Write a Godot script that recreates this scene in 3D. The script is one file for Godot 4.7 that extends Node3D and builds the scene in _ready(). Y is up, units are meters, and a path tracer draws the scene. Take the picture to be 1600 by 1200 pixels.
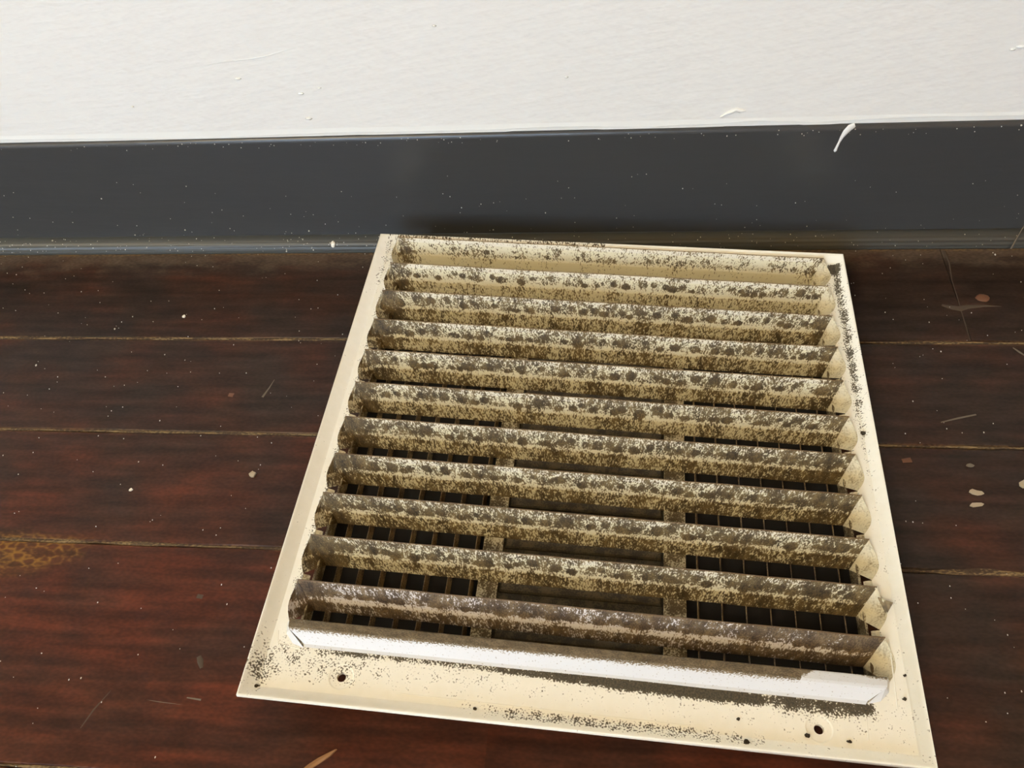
extends Node3D

# ---------------------------------------------------------------- places (metres)
const WALL_Z := -0.5297        # face of the painted wall
const BOARD_Z := -0.5265       # face of the baseboard
const SHOE := 0.0112           # radius of the quarter round at its foot
const BOARD_TOP := 0.1085
const PITCH := 29.3            # louver spacing, mm
const MM := 0.001

var M := {}
var vent: Node3D

# ---------------------------------------------------------------- helpers
func start() -> SurfaceTool:
	var st := SurfaceTool.new()
	st.begin(Mesh.PRIMITIVE_TRIANGLES)
	st.set_smooth_group(-1)
	return st

func tri(st: SurfaceTool, a: Vector3, b: Vector3, c: Vector3, hint: Vector3, ua := Vector2.ZERO, ub := Vector2.ZERO, uc := Vector2.ZERO) -> void:
	var n := (a - c).cross(a - b)
	if n.length_squared() < 1e-22:
		return
	if n.dot(hint) < 0.0:
		var t := b; b = c; c = t
		var tu := ub; ub = uc; uc = tu
	st.set_uv(ua); st.add_vertex(a)
	st.set_uv(ub); st.add_vertex(b)
	st.set_uv(uc); st.add_vertex(c)

func quad(st: SurfaceTool, a: Vector3, b: Vector3, c: Vector3, d: Vector3, hint: Vector3, ua := Vector2.ZERO, ub := Vector2.ZERO, uc := Vector2.ZERO, ud := Vector2.ZERO) -> void:
	tri(st, a, b, c, hint, ua, ub, uc)
	tri(st, a, c, d, hint, ua, uc, ud)

func finish(st: SurfaceTool, called: String, mat: Material, parent: Node3D) -> MeshInstance3D:
	st.generate_normals()
	var mi := MeshInstance3D.new()
	mi.mesh = st.commit()
	mi.material_override = mat
	mi.name = called
	mi.cast_shadow = GeometryInstance3D.SHADOW_CASTING_SETTING_ON
	parent.add_child(mi, true)
	return mi

func tag(o: Node, label: String, category: String, group := "", kind := "") -> void:
	if label != "": o.set_meta("label", label)
	if category != "": o.set_meta("category", category)
	if group != "": o.set_meta("group", group)
	if kind != "": o.set_meta("kind", kind)

func add_box(st: SurfaceTool, lo: Vector3, hi: Vector3, c := 0.0) -> void:
	# a box whose upper long edges are chamfered by c
	var p := func(x: float, y: float, z: float) -> Vector3: return Vector3(x, y, z)
	var m := (lo + hi) * 0.5
	var t := hi.y
	var y1 := hi.y - c
	# sides
	quad(st, Vector3(lo.x, lo.y, hi.z), Vector3(hi.x, lo.y, hi.z), Vector3(hi.x, y1, hi.z), Vector3(lo.x, y1, hi.z), Vector3(0, 0, 1))
	quad(st, Vector3(lo.x, lo.y, lo.z), Vector3(hi.x, lo.y, lo.z), Vector3(hi.x, y1, lo.z), Vector3(lo.x, y1, lo.z), Vector3(0, 0, -1))
	quad(st, Vector3(lo.x, lo.y, lo.z), Vector3(lo.x, lo.y, hi.z), Vector3(lo.x, y1, hi.z), Vector3(lo.x, y1, lo.z), Vector3(-1, 0, 0))
	quad(st, Vector3(hi.x, lo.y, lo.z), Vector3(hi.x, lo.y, hi.z), Vector3(hi.x, y1, hi.z), Vector3(hi.x, y1, lo.z), Vector3(1, 0, 0))
	quad(st, Vector3(lo.x, lo.y, lo.z), Vector3(hi.x, lo.y, lo.z), Vector3(hi.x, lo.y, hi.z), Vector3(lo.x, lo.y, hi.z), Vector3(0, -1, 0))
	quad(st, Vector3(lo.x + c, t, lo.z + c), Vector3(hi.x - c, t, lo.z + c), Vector3(hi.x - c, t, hi.z - c), Vector3(lo.x + c, t, hi.z - c), Vector3(0, 1, 0))
	if c > 0.0:
		quad(st, Vector3(lo.x, y1, hi.z), Vector3(hi.x, y1, hi.z), Vector3(hi.x - c, t, hi.z - c), Vector3(lo.x + c, t, hi.z - c), Vector3(0, 1, 1))
		quad(st, Vector3(lo.x, y1, lo.z), Vector3(hi.x, y1, lo.z), Vector3(hi.x - c, t, lo.z + c), Vector3(lo.x + c, t, lo.z + c), Vector3(0, 1, -1))
		quad(st, Vector3(lo.x, y1, lo.z), Vector3(lo.x, y1, hi.z), Vector3(lo.x + c, t, hi.z - c), Vector3(lo.x + c, t, lo.z + c), Vector3(-1, 1, 0))
		quad(st, Vector3(hi.x, y1, lo.z), Vector3(hi.x, y1, hi.z), Vector3(hi.x - c, t, hi.z - c), Vector3(hi.x - c, t, lo.z + c), Vector3(1, 1, 0))

func box_part(called: String, lo: Vector3, hi: Vector3, mat: Material, parent: Node3D, c := 0.0) -> MeshInstance3D:
	var st := start()
	add_box(st, lo, hi, c)
	return finish(st, called, mat, parent)

# sweep a closed (z, y) outline along x
func sweep_x(st: SurfaceTool, loop: PackedVector2Array, x0: float, x1: float) -> void:
	var area := 0.0
	for i in loop.size():
		area += loop[i].cross(loop[(i + 1) % loop.size()])
	for i in loop.size():
		var a := loop[i]
		var b := loop[(i + 1) % loop.size()]
		var e := b - a
		var n := Vector2(e.y, -e.x) * signf(area)
		quad(st, Vector3(x0, a.y, a.x), Vector3(x1, a.y, a.x), Vector3(x1, b.y, b.x), Vector3(x0, b.y, b.x), Vector3(0, n.y, n.x))
	var ix := Geometry2D.triangulate_polygon(loop)
	for k in range(0, ix.size(), 3):
		for s in [[x0, -1.0], [x1, 1.0]]:
			tri(st, Vector3(s[0], loop[ix[k]].y, loop[ix[k]].x), Vector3(s[0], loop[ix[k + 1]].y, loop[ix[k + 1]].x), Vector3(s[0], loop[ix[k + 2]].y, loop[ix[k + 2]].x), Vector3(s[1], 0, 0))

func noise(seed_: int, freq: float, oct := 3, kind := FastNoiseLite.TYPE_SIMPLEX_SMOOTH) -> FastNoiseLite:
	var n := FastNoiseLite.new()
	n.seed = seed_
	n.noise_type = kind
	n.frequency = freq
	n.fractal_type = FastNoiseLite.FRACTAL_FBM
	n.fractal_octaves = oct
	return n

# a grey noise picture of w x h bytes; sx, sy stretch it
func noise_bytes(w: int, h: int, seed_: int, freq: float, oct := 3, sx := 1, sy := 1) -> PackedByteArray:
	var im := noise(seed_, freq, oct).get_image(maxi(8, w / sx), maxi(8, h / sy), false, false, false)
	im.convert(Image.FORMAT_L8)
	if sx != 1 or sy != 1:
		im.resize(w, h, Image.INTERPOLATE_CUBIC)
	return im.get_data()

func texture_of(b: PackedByteArray, w: int, h: int) -> ImageTexture:
	var im := Image.create_from_data(w, h, false, Image.FORMAT_RGB8, b)
	im.generate_mipmaps()
	return ImageTexture.create_from_image(im)

func plain(c: Color, rough: float, metal := 0.0, spec := 0.5) -> StandardMaterial3D:
	var m := StandardMaterial3D.new()
	m.albedo_color = c
	m.roughness = rough
	m.metallic = metal
	m.metallic_specular = spec
	return m

func relief(m: StandardMaterial3D, seed_: int, freq: float, strength: float, scale: Vector3) -> void:
	var t := NoiseTexture2D.new()
	t.width = 512; t.height = 512
	t.seamless = true
	t.as_normal_map = true
	t.bump_strength = strength
	t.noise = noise(seed_, freq, 4)
	m.normal_enabled = true
	m.normal_texture = t
	m.uv1_triplanar = true
	m.uv1_world_triplanar = true
	m.uv1_scale = scale

func sstep(a: float, b: float, x: float) -> float:
	return smoothstep(a, b, x)

# ---------------------------------------------------------------- textures
# dust and mildew on the eleven louvers: one horizontal strip for each
func louver_texture() -> ImageTexture:
	var w := 1536
	var sh := 72
	var h := sh * 11
	var fine := noise_bytes(w, h, 3, 0.16, 2)
	var mid := noise_bytes(w, h, 11, 0.055, 2)
	var wide := noise_bytes(w, h, 17, 0.008, 2)
	var tone := noise_bytes(w, h, 23, 0.022, 3)
	var out := PackedByteArray()
	out.resize(w * h * 3)
	var rng := RandomNumberGenerator.new()
	rng.seed = 5
	# round mildew spots in a row along the lower half of the upper face
	var spots := PackedFloat32Array()
	spots.resize(w * h)
	for k in 11:
		var x := 20.0
		while x < w - 10:
			var r := rng.randf_range(9, 19)
			var cy := k * sh + sh * rng.randf_range(0.30, 0.50)
			var ry := r * rng.randf_range(0.42, 0.62)
			var power := rng.randf_range(0.16, 0.52) * (0.55 if k == 0 else 1.0) * (1.25 if k > 7 else 1.0)
			for yy in range(int(cy - ry * 1.3), int(cy + ry * 1.3) + 1):
				if yy < k * sh or yy >= k * sh + sh: continue
				for xx in range(maxi(0, int(x - r * 1.3)), mini(w, int(x + r * 1.3) + 1)):
					var q := pow((xx - x) / r, 2) + pow((yy - cy) / ry, 2)
					if q < 1.5:
						var i := yy * w + xx
						spots[i] = maxf(spots[i], power * (1.0 - sstep(0.45, 1.45, q)))
			x += r * rng.randf_range(1.5, 4.2)
	for y in h:
		var k := y / sh
		var t := float(y % sh) / (sh - 1)           # 0 top edge .. 1 lower edge
		var base := 0.0 + 0.009 * k
		if k == 0: base = -0.14
		if k == 1: base = -0.09
		if k >= 9: base = 0.07
		if k == 10: base = 0.14
		# along the face: worn streak at the crease, darker lower face and foot
		var prof := 0.0
		prof += 0.0 * sstep(0.62, 0.68, t) - 0.20 * sstep(0.50, 0.56, t) * (1.0 - sstep(0.60, 0.66, t))
		prof += 0.10 * sstep(0.9, 1.0, t)
		if k == 10:
			prof = -0.34 * sstep(0.48, 0.56, t) * (1.0 - sstep(0.66, 0.74, t)) + 0.05
		if k == 0:
			prof = -0.05 + 0.12 * sstep(0.45, 0.55, t) * (1.0 - sstep(0.56, 0.62, t)) - 0.1 * sstep(0.62, 0.66, t)
		for x in w:
			var i := y * w + x
			var u := float(x) / w
			var f := fine[i] / 255.0 - 0.5
			var m := mid[i] / 255.0 - 0.5
			var b := base + prof + (wide[i] / 255.0 - 0.5) * 0.42 + spots[i]
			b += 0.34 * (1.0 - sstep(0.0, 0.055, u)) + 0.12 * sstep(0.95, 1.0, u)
			if k > 5: b += 0.09 * sstep(0.55, 0.95, u)
			var d := sstep(-0.13, 0.17, f * 0.9 + m * 0.55 + b)
			# thin rusty line along the top edge
			var rust := 1.0 - sstep(0.03, 0.075, t)
			var tn := tone[i] / 255.0 - 0.5
			var cr := 224.0; var cg := 216.0; var cb := 182.0
			var dr := 90.0 + tn * 80 + f * 75; var dg := 75.0 + tn * 70 + f * 68; var db := 46.0 + tn * 48 + f * 52
			if k == 10:
				cr = 226; cg = 220; cb = 214; dr += 8; dg += 6; db += 12
			elif t < 0.20:
				cr = 226; cg = 219; cb = 196     # highlight along the top edge, painted into the colour
			var r := lerpf(cr, dr, d)
			var g := lerpf(cg, dg, d)
			var bl := lerpf(cb, db, d)
			r = lerpf(r, 92, rust * 0.8); g = lerpf(g, 68, rust * 0.8); bl = lerpf(bl, 36, rust * 0.8)
			out[i * 3] = clampi(int(r), 0, 255)
			out[i * 3 + 1] = clampi(int(g), 0, 255)
			out[i * 3 + 2] = clampi(int(bl), 0, 255)
	return texture_of(out, w, h)

# the cream face plate, 380 mm square: loose dust where it gathered
func plate_texture() -> ImageTexture:
	var n := 1536
	var fine := noise_bytes(n, n, 41, 0.17, 2)
	var mid := noise_bytes(n, n, 43, 0.03, 3)
	var out := PackedByteArray()
	out.resize(n * n * 3)
	var s := 380.0 / n
	for y in n:
		var v := y * s - 190.0
		for x in n:
			var u := x * s - 190.0
			var i := y * n + x
			var au := absf(u)
			if au < 146 and v < 134 and v > -170:
				continue
			var d := -0.40
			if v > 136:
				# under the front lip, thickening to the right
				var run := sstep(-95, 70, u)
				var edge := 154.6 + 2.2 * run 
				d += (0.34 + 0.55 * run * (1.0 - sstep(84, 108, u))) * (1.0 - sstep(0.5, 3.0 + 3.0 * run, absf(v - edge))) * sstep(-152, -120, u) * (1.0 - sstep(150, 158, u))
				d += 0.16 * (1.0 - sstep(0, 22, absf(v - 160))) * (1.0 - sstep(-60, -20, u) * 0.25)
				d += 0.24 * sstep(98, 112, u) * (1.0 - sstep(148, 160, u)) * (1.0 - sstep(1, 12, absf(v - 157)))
				# along the front rim
				d += 0.36 * (1.0 - sstep(1.5, 5.0, absf(v - 178.5 - u * 0.006))) * sstep(-75, -20, u) * (1.0 - sstep(60, 120, u) * 0.8)
				d -= 0.30 * sstep(172, 176, v) * (1.0 - sstep(-80, -60, u)) * sstep(-168, -160, u)
				# round the near left corner and the left hole
				d += 0.27 * (1.0 - sstep(2, 13, Vector2(u + 172, (v - 170) * 0.8).length()))
				d += 0.12 * (1.0 - sstep(10, 42, Vector2(u + 140, v - 158).length()))
			elif u > 0:
				# right border: dust in the valley of the rim, most of it far back
				var far := 1.0 - sstep(-90, 40, v)
				d += (0.29 * far + 0.08) * (1.0 - sstep(0.6, 4.2, absf(u - 172.6))) 
				d += 0.75 * (1.0 - sstep(2, 7, Vector2(u - 171, v + 168).length())) - 0.5 * (1.0 - sstep(-175.0, -172.5, v))  # darker spot in the far right corner, pale again behind it
				d += 0.30 * (1.0 - sstep(0.5, 4, au - 162.5))
				d += 0.12 * far
			else:
				# left border: dark only along the louver ends
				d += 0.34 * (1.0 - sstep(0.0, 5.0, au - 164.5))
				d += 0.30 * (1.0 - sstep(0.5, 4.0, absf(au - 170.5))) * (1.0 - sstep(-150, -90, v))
			var f := fine[i] / 255.0 - 0.5
			var m := mid[i] / 255.0 - 0.5
			var a := sstep(-0.06, 0.12, f * 0.85 + m * 0.5 + d)
			var tn := m * 14.0
			var r := lerpf(238 + tn * 0.4, 70 + f * 60, a)
			var g := lerpf(234 + tn * 0.4, 62 + f * 55, a)
			var b := lerpf(217 + tn * 0.6, 44 + f * 45, a)
			out[i * 3] = clampi(int(r), 0, 255)
			out[i * 3 + 1] = clampi(int(g), 0, 255)
			out[i * 3 + 2] = clampi(int(b), 0, 255)
	return texture_of(out, n, n)

# front lip: dirty flat top, clean near face
func lip_texture() -> ImageTexture:
	var w := 1024
	var h := 96
	var fine := noise_bytes(w, h, 61, 0.2, 2)
	var mid := noise_bytes(w, h, 62, 0.03, 2)
	var out := PackedByteArray()
	out.resize(w * h * 3)
	for y in h:
		var t := float(y) / (h - 1)
		for x in w:
			var i := y * w + x
			var u := float(x) / w
			var f := fine[i] / 255.0 - 0.5
			var m := mid[i] / 255.0 - 0.5
			var limit := 0.60 + m * 0.05
			if u > 0.865: limit = lerpf(0.42, 0.06, sstep(0.865, 0.895, u)) + 0.25 * sstep(0.93, 0.99, u) * (1.0 - t)
			var a := sstep(-0.06, 0.10, (limit - t) * 2.2 + f * 0.55) 
			a *= sstep(-0.50, -0.1, f + 0.35 * sstep(0.03, 0.1, u))
			a = maxf(a, sstep(0.30, 0.36, f) * 0.7)
			out[i * 3] = clampi(int(lerpf(211, 100 + f * 70 + m * 50, a)), 0, 255)
			out[i * 3 + 1] = clampi(int(lerpf(212, 86 + f * 62 + m * 45, a)), 0, 255)
			out[i * 3 + 2] = clampi(int(lerpf(211, 62 + f * 50 + m * 40, a)), 0, 255)
	return texture_of(out, w, h)

# inside of the box and its posts: speckled, worn paint
func speckle_texture(seed_: int, clean: Color, dirt: Color, bias: float) -> ImageTexture:
	var n := 384
	var fine := noise_bytes(n, n, seed_, 0.15, 2)
	var mid := noise_bytes(n, n, seed_ + 1, 0.02, 3)
	var out := PackedByteArray()
	out.resize(n * n * 3)
	for i in n * n:
		var f := fine[i] / 255.0 - 0.5
		var m := mid[i] / 255.0 - 0.5
		var a := sstep(-0.15, 0.2, f * 0.8 + m * 0.8 + bias)
		var c := clean.lerp(dirt, a)
		out[i * 3] = clampi(int(c.r * 255 + f * 30), 0, 255)
		out[i * 3 + 1] = clampi(int(c.g * 255 + f * 28), 0, 255)
		out[i * 3 + 2] = clampi(int(c.b * 255 + f * 24), 0, 255)
	return texture_of(out, n, n)

const FX0 := -0.62
const FZ0 := -0.535
const FW := 1.10
const FH := 0.62
const JOINTS := [-0.5154, -0.4171, -0.3262, -0.2360, -0.0961]

# stained boards: the grain, worn streaks and scuffs of the strip that the photograph shows
func floor_texture() -> ImageTexture:
	var w := 2048
	var h := 1154
	var grain := noise_bytes(w, h, 71, 0.055, 4, 12, 1)
	var streak := noise_bytes(w, h, 72, 0.022, 3, 6, 1)
	var fine := noise_bytes(w, h, 73, 0.25, 2, 2, 1)
	var cloud := noise_bytes(w, h, 74, 0.006, 3)
	var blotch := noise_bytes(w, h, 75, 0.03, 3, 2, 1)
	var cell := noise(76, 0.09, 1, FastNoiseLite.TYPE_CELLULAR)
	cell.cellular_return_type = FastNoiseLite.RETURN_DISTANCE2_SUB
	var out := PackedByteArray()
	out.resize(w * h * 3)
	var red := [0.12, 0.20, 0.50, 0.80, 0.72, 0.5]
	for y in h:
		var z := FZ0 + FH * y / h
		var p := 0
		for j in JOINTS.size():
			if z > JOINTS[j]: p = j
		var nearest := 1.0
		for j in JOINTS:
			nearest = minf(nearest, absf(z - j))
		var shift := p * 337
		var worn_edge := 1.0 - sstep(0.0004, 0.0032, nearest)
		for x in w:
			var i := y * w + x
			var j2 := y * w + (x + shift) % w
			var xx := FX0 + FW * x / w
			var g := grain[j2] / 255.0 - 0.5
			var s := streak[j2] / 255.0 - 0.5
			var f := fine[i] / 255.0 - 0.5
			var c := cloud[i] / 255.0 - 0.5
			var b := blotch[j2] / 255.0 - 0.5
			var k := clampf(red[p] * (0.35 if xx > 0.17 else 1.0) + c * 0.8 + s * 0.6, 0.0, 1.0)   # how far the red shows
			var v := 1.0 + g * 0.60 + s * 0.12 + f * 0.30 + b * 0.34
			var r := lerpf(50, 77, k) * v
			var gg := lerpf(38, 38, k) * v
			var bl := lerpf(31, 23, k) * v
			# grey dust against the shoe
			if p == 0:
				var du := (1.0 - sstep(0.0, 0.03, z - JOINTS[0] + b * 0.03)) * 0.75
				r = lerpf(r, 104 + f * 40, du); gg = lerpf(gg, 90 + f * 38, du); bl = lerpf(bl, 74 + f * 34, du)
			# edges of the boards rubbed pale
			var we := worn_edge * sstep(-0.15, 0.25, s + b + f * 0.8)
			r = lerpf(r, 136, we * 0.55); gg = lerpf(gg, 108, we * 0.55); bl = lerpf(bl, 66, we * 0.55)
			# yellowed scrape of old adhesive, lower left
			if xx < -0.31 and z > -0.26 and z < -0.195:
				var e := Vector2((xx + 0.405) / 0.075, (z + 0.226) / 0.020 + (xx + 0.39) * 5.0).length() + b * 0.5
				var on := 1.0 - sstep(0.62, 1.0, e)
				if on > 0.0:
					var cl := cell.get_noise_2d(x * 0.8, y * 1.3) + 1.0
					var web := (1.0 - sstep(0.02, 0.50, cl)) * sstep(-0.30, 0.18, b + f * 0.5)
					var q := on * (0.14 + 0.62 * web)
					r = lerpf(r, 150, q); gg = lerpf(gg, 112, q); bl = lerpf(bl, 42, q)
			# scuffs
			if fine[(i * 7 + 13) % (w * h)] > 250 and b > 0.1:
				r += 26; gg += 24; bl += 20
			out[i * 3] = clampi(int(r), 0, 255)
			out[i * 3 + 1] = clampi(int(gg), 0, 255)
			out[i * 3 + 2] = clampi(int(bl), 0, 255)
	return texture_of(out, w, h)

# ---------------------------------------------------------------- the vent
func louver_points(k: int) -> Array:
	# (v, w) along a blade in mm, from the raised far edge to the foot below the face
	var high := 6.6
	return [Vector2(0, high), Vector2(0.8, high - 0.6), Vector2(5.2, -5.6), Vector2(5.9, -6.9), Vector2(8.6, -16.8)]

func blade_v(k: int, side: float) -> float:
	# where the far edge of louver k lies at its left (-1) or right (+1) end
	return lerpf(-175.6, -172.8, (side + 1.0) * 0.5) + PITCH * k

func end_u(t: float) -> float:
	return lerpf(163.6, 157.2, pow(t, 0.8))

func scallop(k: int, side: float, t: float) -> Vector3:
	var u := (163.6 + (5.4 if side > 0.0 else 3.4) * sin(PI * t)) * side
	var v := blade_v(k, side) + 22.4 * t
	var w := 5.4 * pow(maxf(0.0, 1.0 - t * 2.6), 1.5)
	return Vector3(u, w, v) * MM

func make_louver(k: int, rng: RandomNumberGenerator) -> void:
	var pts := louver_points(k)
	var thick := 0.7
	var segs := 16
	var lens := [0.0]
	for i in range(1, pts.size()):
		lens.append(lens[i - 1] + (pts[i] - pts[i - 1]).length())
	var total: float = lens[lens.size() - 1]
	var bend := []
	for s in segs + 1:
		bend.append(Vector2(rng.randf_range(-0.18, 0.18), rng.randf_range(-0.16, 0.16)))
	var at := func(i: int, s: int, back: bool) -> Vector3:
		var q := float(s) / segs
		var t: float = lens[i] / total
		var p: Vector2 = pts[i]
		if back:
			var a: Vector2 = pts[maxi(0, i - 1)]
			var b: Vector2 = pts[mini(pts.size() - 1, i + 1)]
			var d := (b - a).normalized()
			p += Vector2(d.y, -d.x).normalized() * thick      # away from the viewer, under the blade
		var u := lerpf(-1.0, 1.0, q) * end_u(t)
		var v: float = lerpf(blade_v(k, -1), blade_v(k, 1), q) + p.x + bend[s].x
		return Vector3(u, p.y + bend[s].y, v) * MM
	var uv := func(i: int, s: int) -> Vector2:
		var t: float = lens[i] / total
		# the upper face takes the first 60 per cent of the strip
		var tt := t
		if i == 0: tt = 0.0
		elif i == 1: tt = 0.07
		elif i == 2: tt = 0.60
		elif i == 3: tt = 0.66
		else: tt = 1.0
		return Vector2(float(s) / segs, (k + 0.02 + tt * 0.96) / 11.0)
	var st := start()
	for i in pts.size() - 1:
		for s in segs:
			quad(st, at.call(i, s, false), at.call(i, s + 1, false), at.call(i + 1, s + 1, false), at.call(i + 1, s, false), Vector3(0, 1, 1), uv.call(i, s), uv.call(i, s + 1), uv.call(i + 1, s + 1), uv.call(i + 1, s))
			quad(st, at.call(i, s, true), at.call(i, s + 1, true), at.call(i + 1, s + 1, true), at.call(i + 1, s, true), Vector3(0, -1, -1), uv.call(i, s), uv.call(i, s + 1), uv.call(i + 1, s + 1), uv.call(i + 1, s))
	for s in segs:
		quad(st, at.call(0, s, false), at.call(0, s + 1, false), at.call(0, s + 1, true), at.call(0, s, true), Vector3(0, 1, -1), uv.call(0, s), uv.call(0, s + 1), uv.call(0, s + 1), uv.call(0, s))
		var l := pts.size() - 1
		quad(st, at.call(l, s, false), at.call(l, s + 1, false), at.call(l, s + 1, true), at.call(l, s, true), Vector3(0, -1, 1), uv.call(l, s), uv.call(l, s + 1), uv.call(l, s + 1), uv.call(l, s))
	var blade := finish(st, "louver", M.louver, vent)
	if k == 10:
		tag(blade, "front louver with greyer dust and a pale worn crease", "")
	# pressed end cheeks, drawn out of the plate at both ends
	for side in [-1.0, 1.0]:
		var ct := start()
		var nt := 14
		var nr := 5
		var edge := func(t: float) -> Vector3:
			# the end of the blade at the fraction t of its face
			var x: float = t * total
			var i := 0
			while i < pts.size() - 2 and lens[i + 1] < x: i += 1
			var f: float = (x - lens[i]) / maxf(0.001, lens[i + 1] - lens[i])
			var p: Vector2 = pts[i].lerp(pts[i + 1], f)
			return Vector3(end_u(t) * side, p.y, blade_v(k, side) + p.x) * MM
		var spot := func(a: int, r: int) -> Vector3:
			var t := float(a) / nt
			var f := float(r) / nr
			var e: Vector3 = edge.call(t)
			var o := scallop(k, side, t)
			var q := e.lerp(o, f)
			q.y -= 0.0016 * sin(PI * f) * sin(PI * t)
			q.x += side * 0.0012 * sin(PI * f) * sin(PI * t)
			return q
		var cuv := func(a: int, r: int) -> Vector2:
			return Vector2((0.015 + 0.05 * r / nr) if side < 0 else (0.985 - 0.05 * r / nr), (k + 0.1 + 0.8 * a / nt) / 11.0)
		for a in nt:
			for r in nr:
				quad(ct, spot.call(a, r), spot.call(a + 1, r), spot.call(a + 1, r + 1), spot.call(a, r + 1), Vector3(-side, 1.0, 0.6), cuv.call(a, r), cuv.call(a + 1, r), cuv.call(a + 1, r + 1), cuv.call(a, r + 1))
			# skirt from the raised outline down to the plate
			var o0 := scallop(k, side, float(a) / nt)
			var o1 := scallop(k, side, float(a + 1) / nt)
			var down := Vector3(side * 0.0006, 0, 0)
			quad(ct, o0, o1, Vector3(o1.x, -0.0002, o1.z) + down, Vector3(o0.x, -0.0002, o0.z) + down, Vector3(side, 0.3, 0), cuv.call(a, 0), cuv.call(a + 1, 0), cuv.call(a + 1, 0), cuv.call(a, 0))
		var ck := finish(ct, "end_cheek", M.louver if side < 0 else M.cheek_right, blade)
		# folded tooth of the plate between this cheek and the next
		var tt := start()
		var a0 := scallop(k, side, 1.0)
		var v1: float = blade_v(k, side) * MM + 0.0300
		var b0 := Vector3(a0.x, -0.0006, a0.z)
		var b1 := Vector3(163.4 * side * MM, -0.0006, v1)
		var c0 := Vector3(160.2 * side * MM, -0.0022, a0.z)
		var c1 := Vector3(160.2 * side * MM, -0.0022, v1)
		quad(tt, b0, b1, c1, c0, Vector3(-side, 1, 0), Vector2(0, 0), Vector2(0.1, 0), Vector2(0.1, 0.1), Vector2(0, 0.1))
		quad(tt, b0 - Vector3(0, 0.0008, 0), b1 - Vector3(0, 0.0008, 0), c1 - Vector3(side * 0.0006, 0.0006, 0), c0 - Vector3(side * 0.0006, 0.0006, 0), Vector3(side, -1, 0))
		finish(tt, "fold", M.cheek_right, blade)
	if k == 9:
		# a torn, bent-up corner of sheet at the right end
		var bt := start()
		var p0 := Vector3(164.0, 4.0, blade_v(k, 1) + 5) * MM
		var p1 := Vector3(168.5, 0.4, blade_v(k, 1) + 13) * MM
		var p2 := Vector3(171.0, 6.0, blade_v(k, 1) + 8.5) * MM
		tri(bt, p0, p1, p2, Vector3(0, 1, 0), Vector2(0.98, 0.85), Vector2(0.98, 0.87), Vector2(0.99, 0.86))
		var dn := Vector3(0, -0.0007, 0.0003)
		tri(bt, p0 + dn, p1 + dn, p2, Vector3(0, -1, 0), Vector2(0.98, 0.85), Vector2(0.98, 0.87), Vector2(0.99, 0.86))
		quad(bt, p0, p2, p2, p0 + dn, Vector3(0, 0, -1))
		finish(bt, "bent_corner", M.louver, blade)

func puv(p: Vector3) -> Vector2:
	return Vector2((p.x * 1000.0 + 190.0) / 380.0, (p.z * 1000.0 + 190.0) / 380.0)

func pq(st: SurfaceTool, a: Vector3, b: Vector3, c: Vector3, d: Vector3, hint: Vector3) -> void:
	quad(st, a, b, c, d, hint, puv(a), puv(b), puv(c), puv(d))

func pt(st: SurfaceTool, a: Vector3, b: Vector3, c: Vector3, hint: Vector3) -> void:
	tri(st, a, b, c, hint, puv(a), puv(b), puv(c))

func rim_section(inner: float, outer: float) -> Array:
	# (distance from the centre line, height): dished border, rolled edge, hem turned down
	var s := []
	for i in 6:
		var t := i / 5.0
		s.append(Vector2(lerpf(inner, outer - 0.8, t), 6.0 * pow(t, 1.1)))
	s.append(Vector2(outer - 0.2, 6.2))
	s.append(Vector2(outer + 0.1, 5.7))
	s.append(Vector2(outer + 0.3, 3.4))
	s.append(Vector2(outer - 0.7, 3.4))
	for i in 5:
		var t := 1.0 - i / 4.0
		s.append(Vector2(lerpf(inner, outer - 0.8, t), 6.0 * pow(t, 1.1) - 1.0))
	return s

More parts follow.
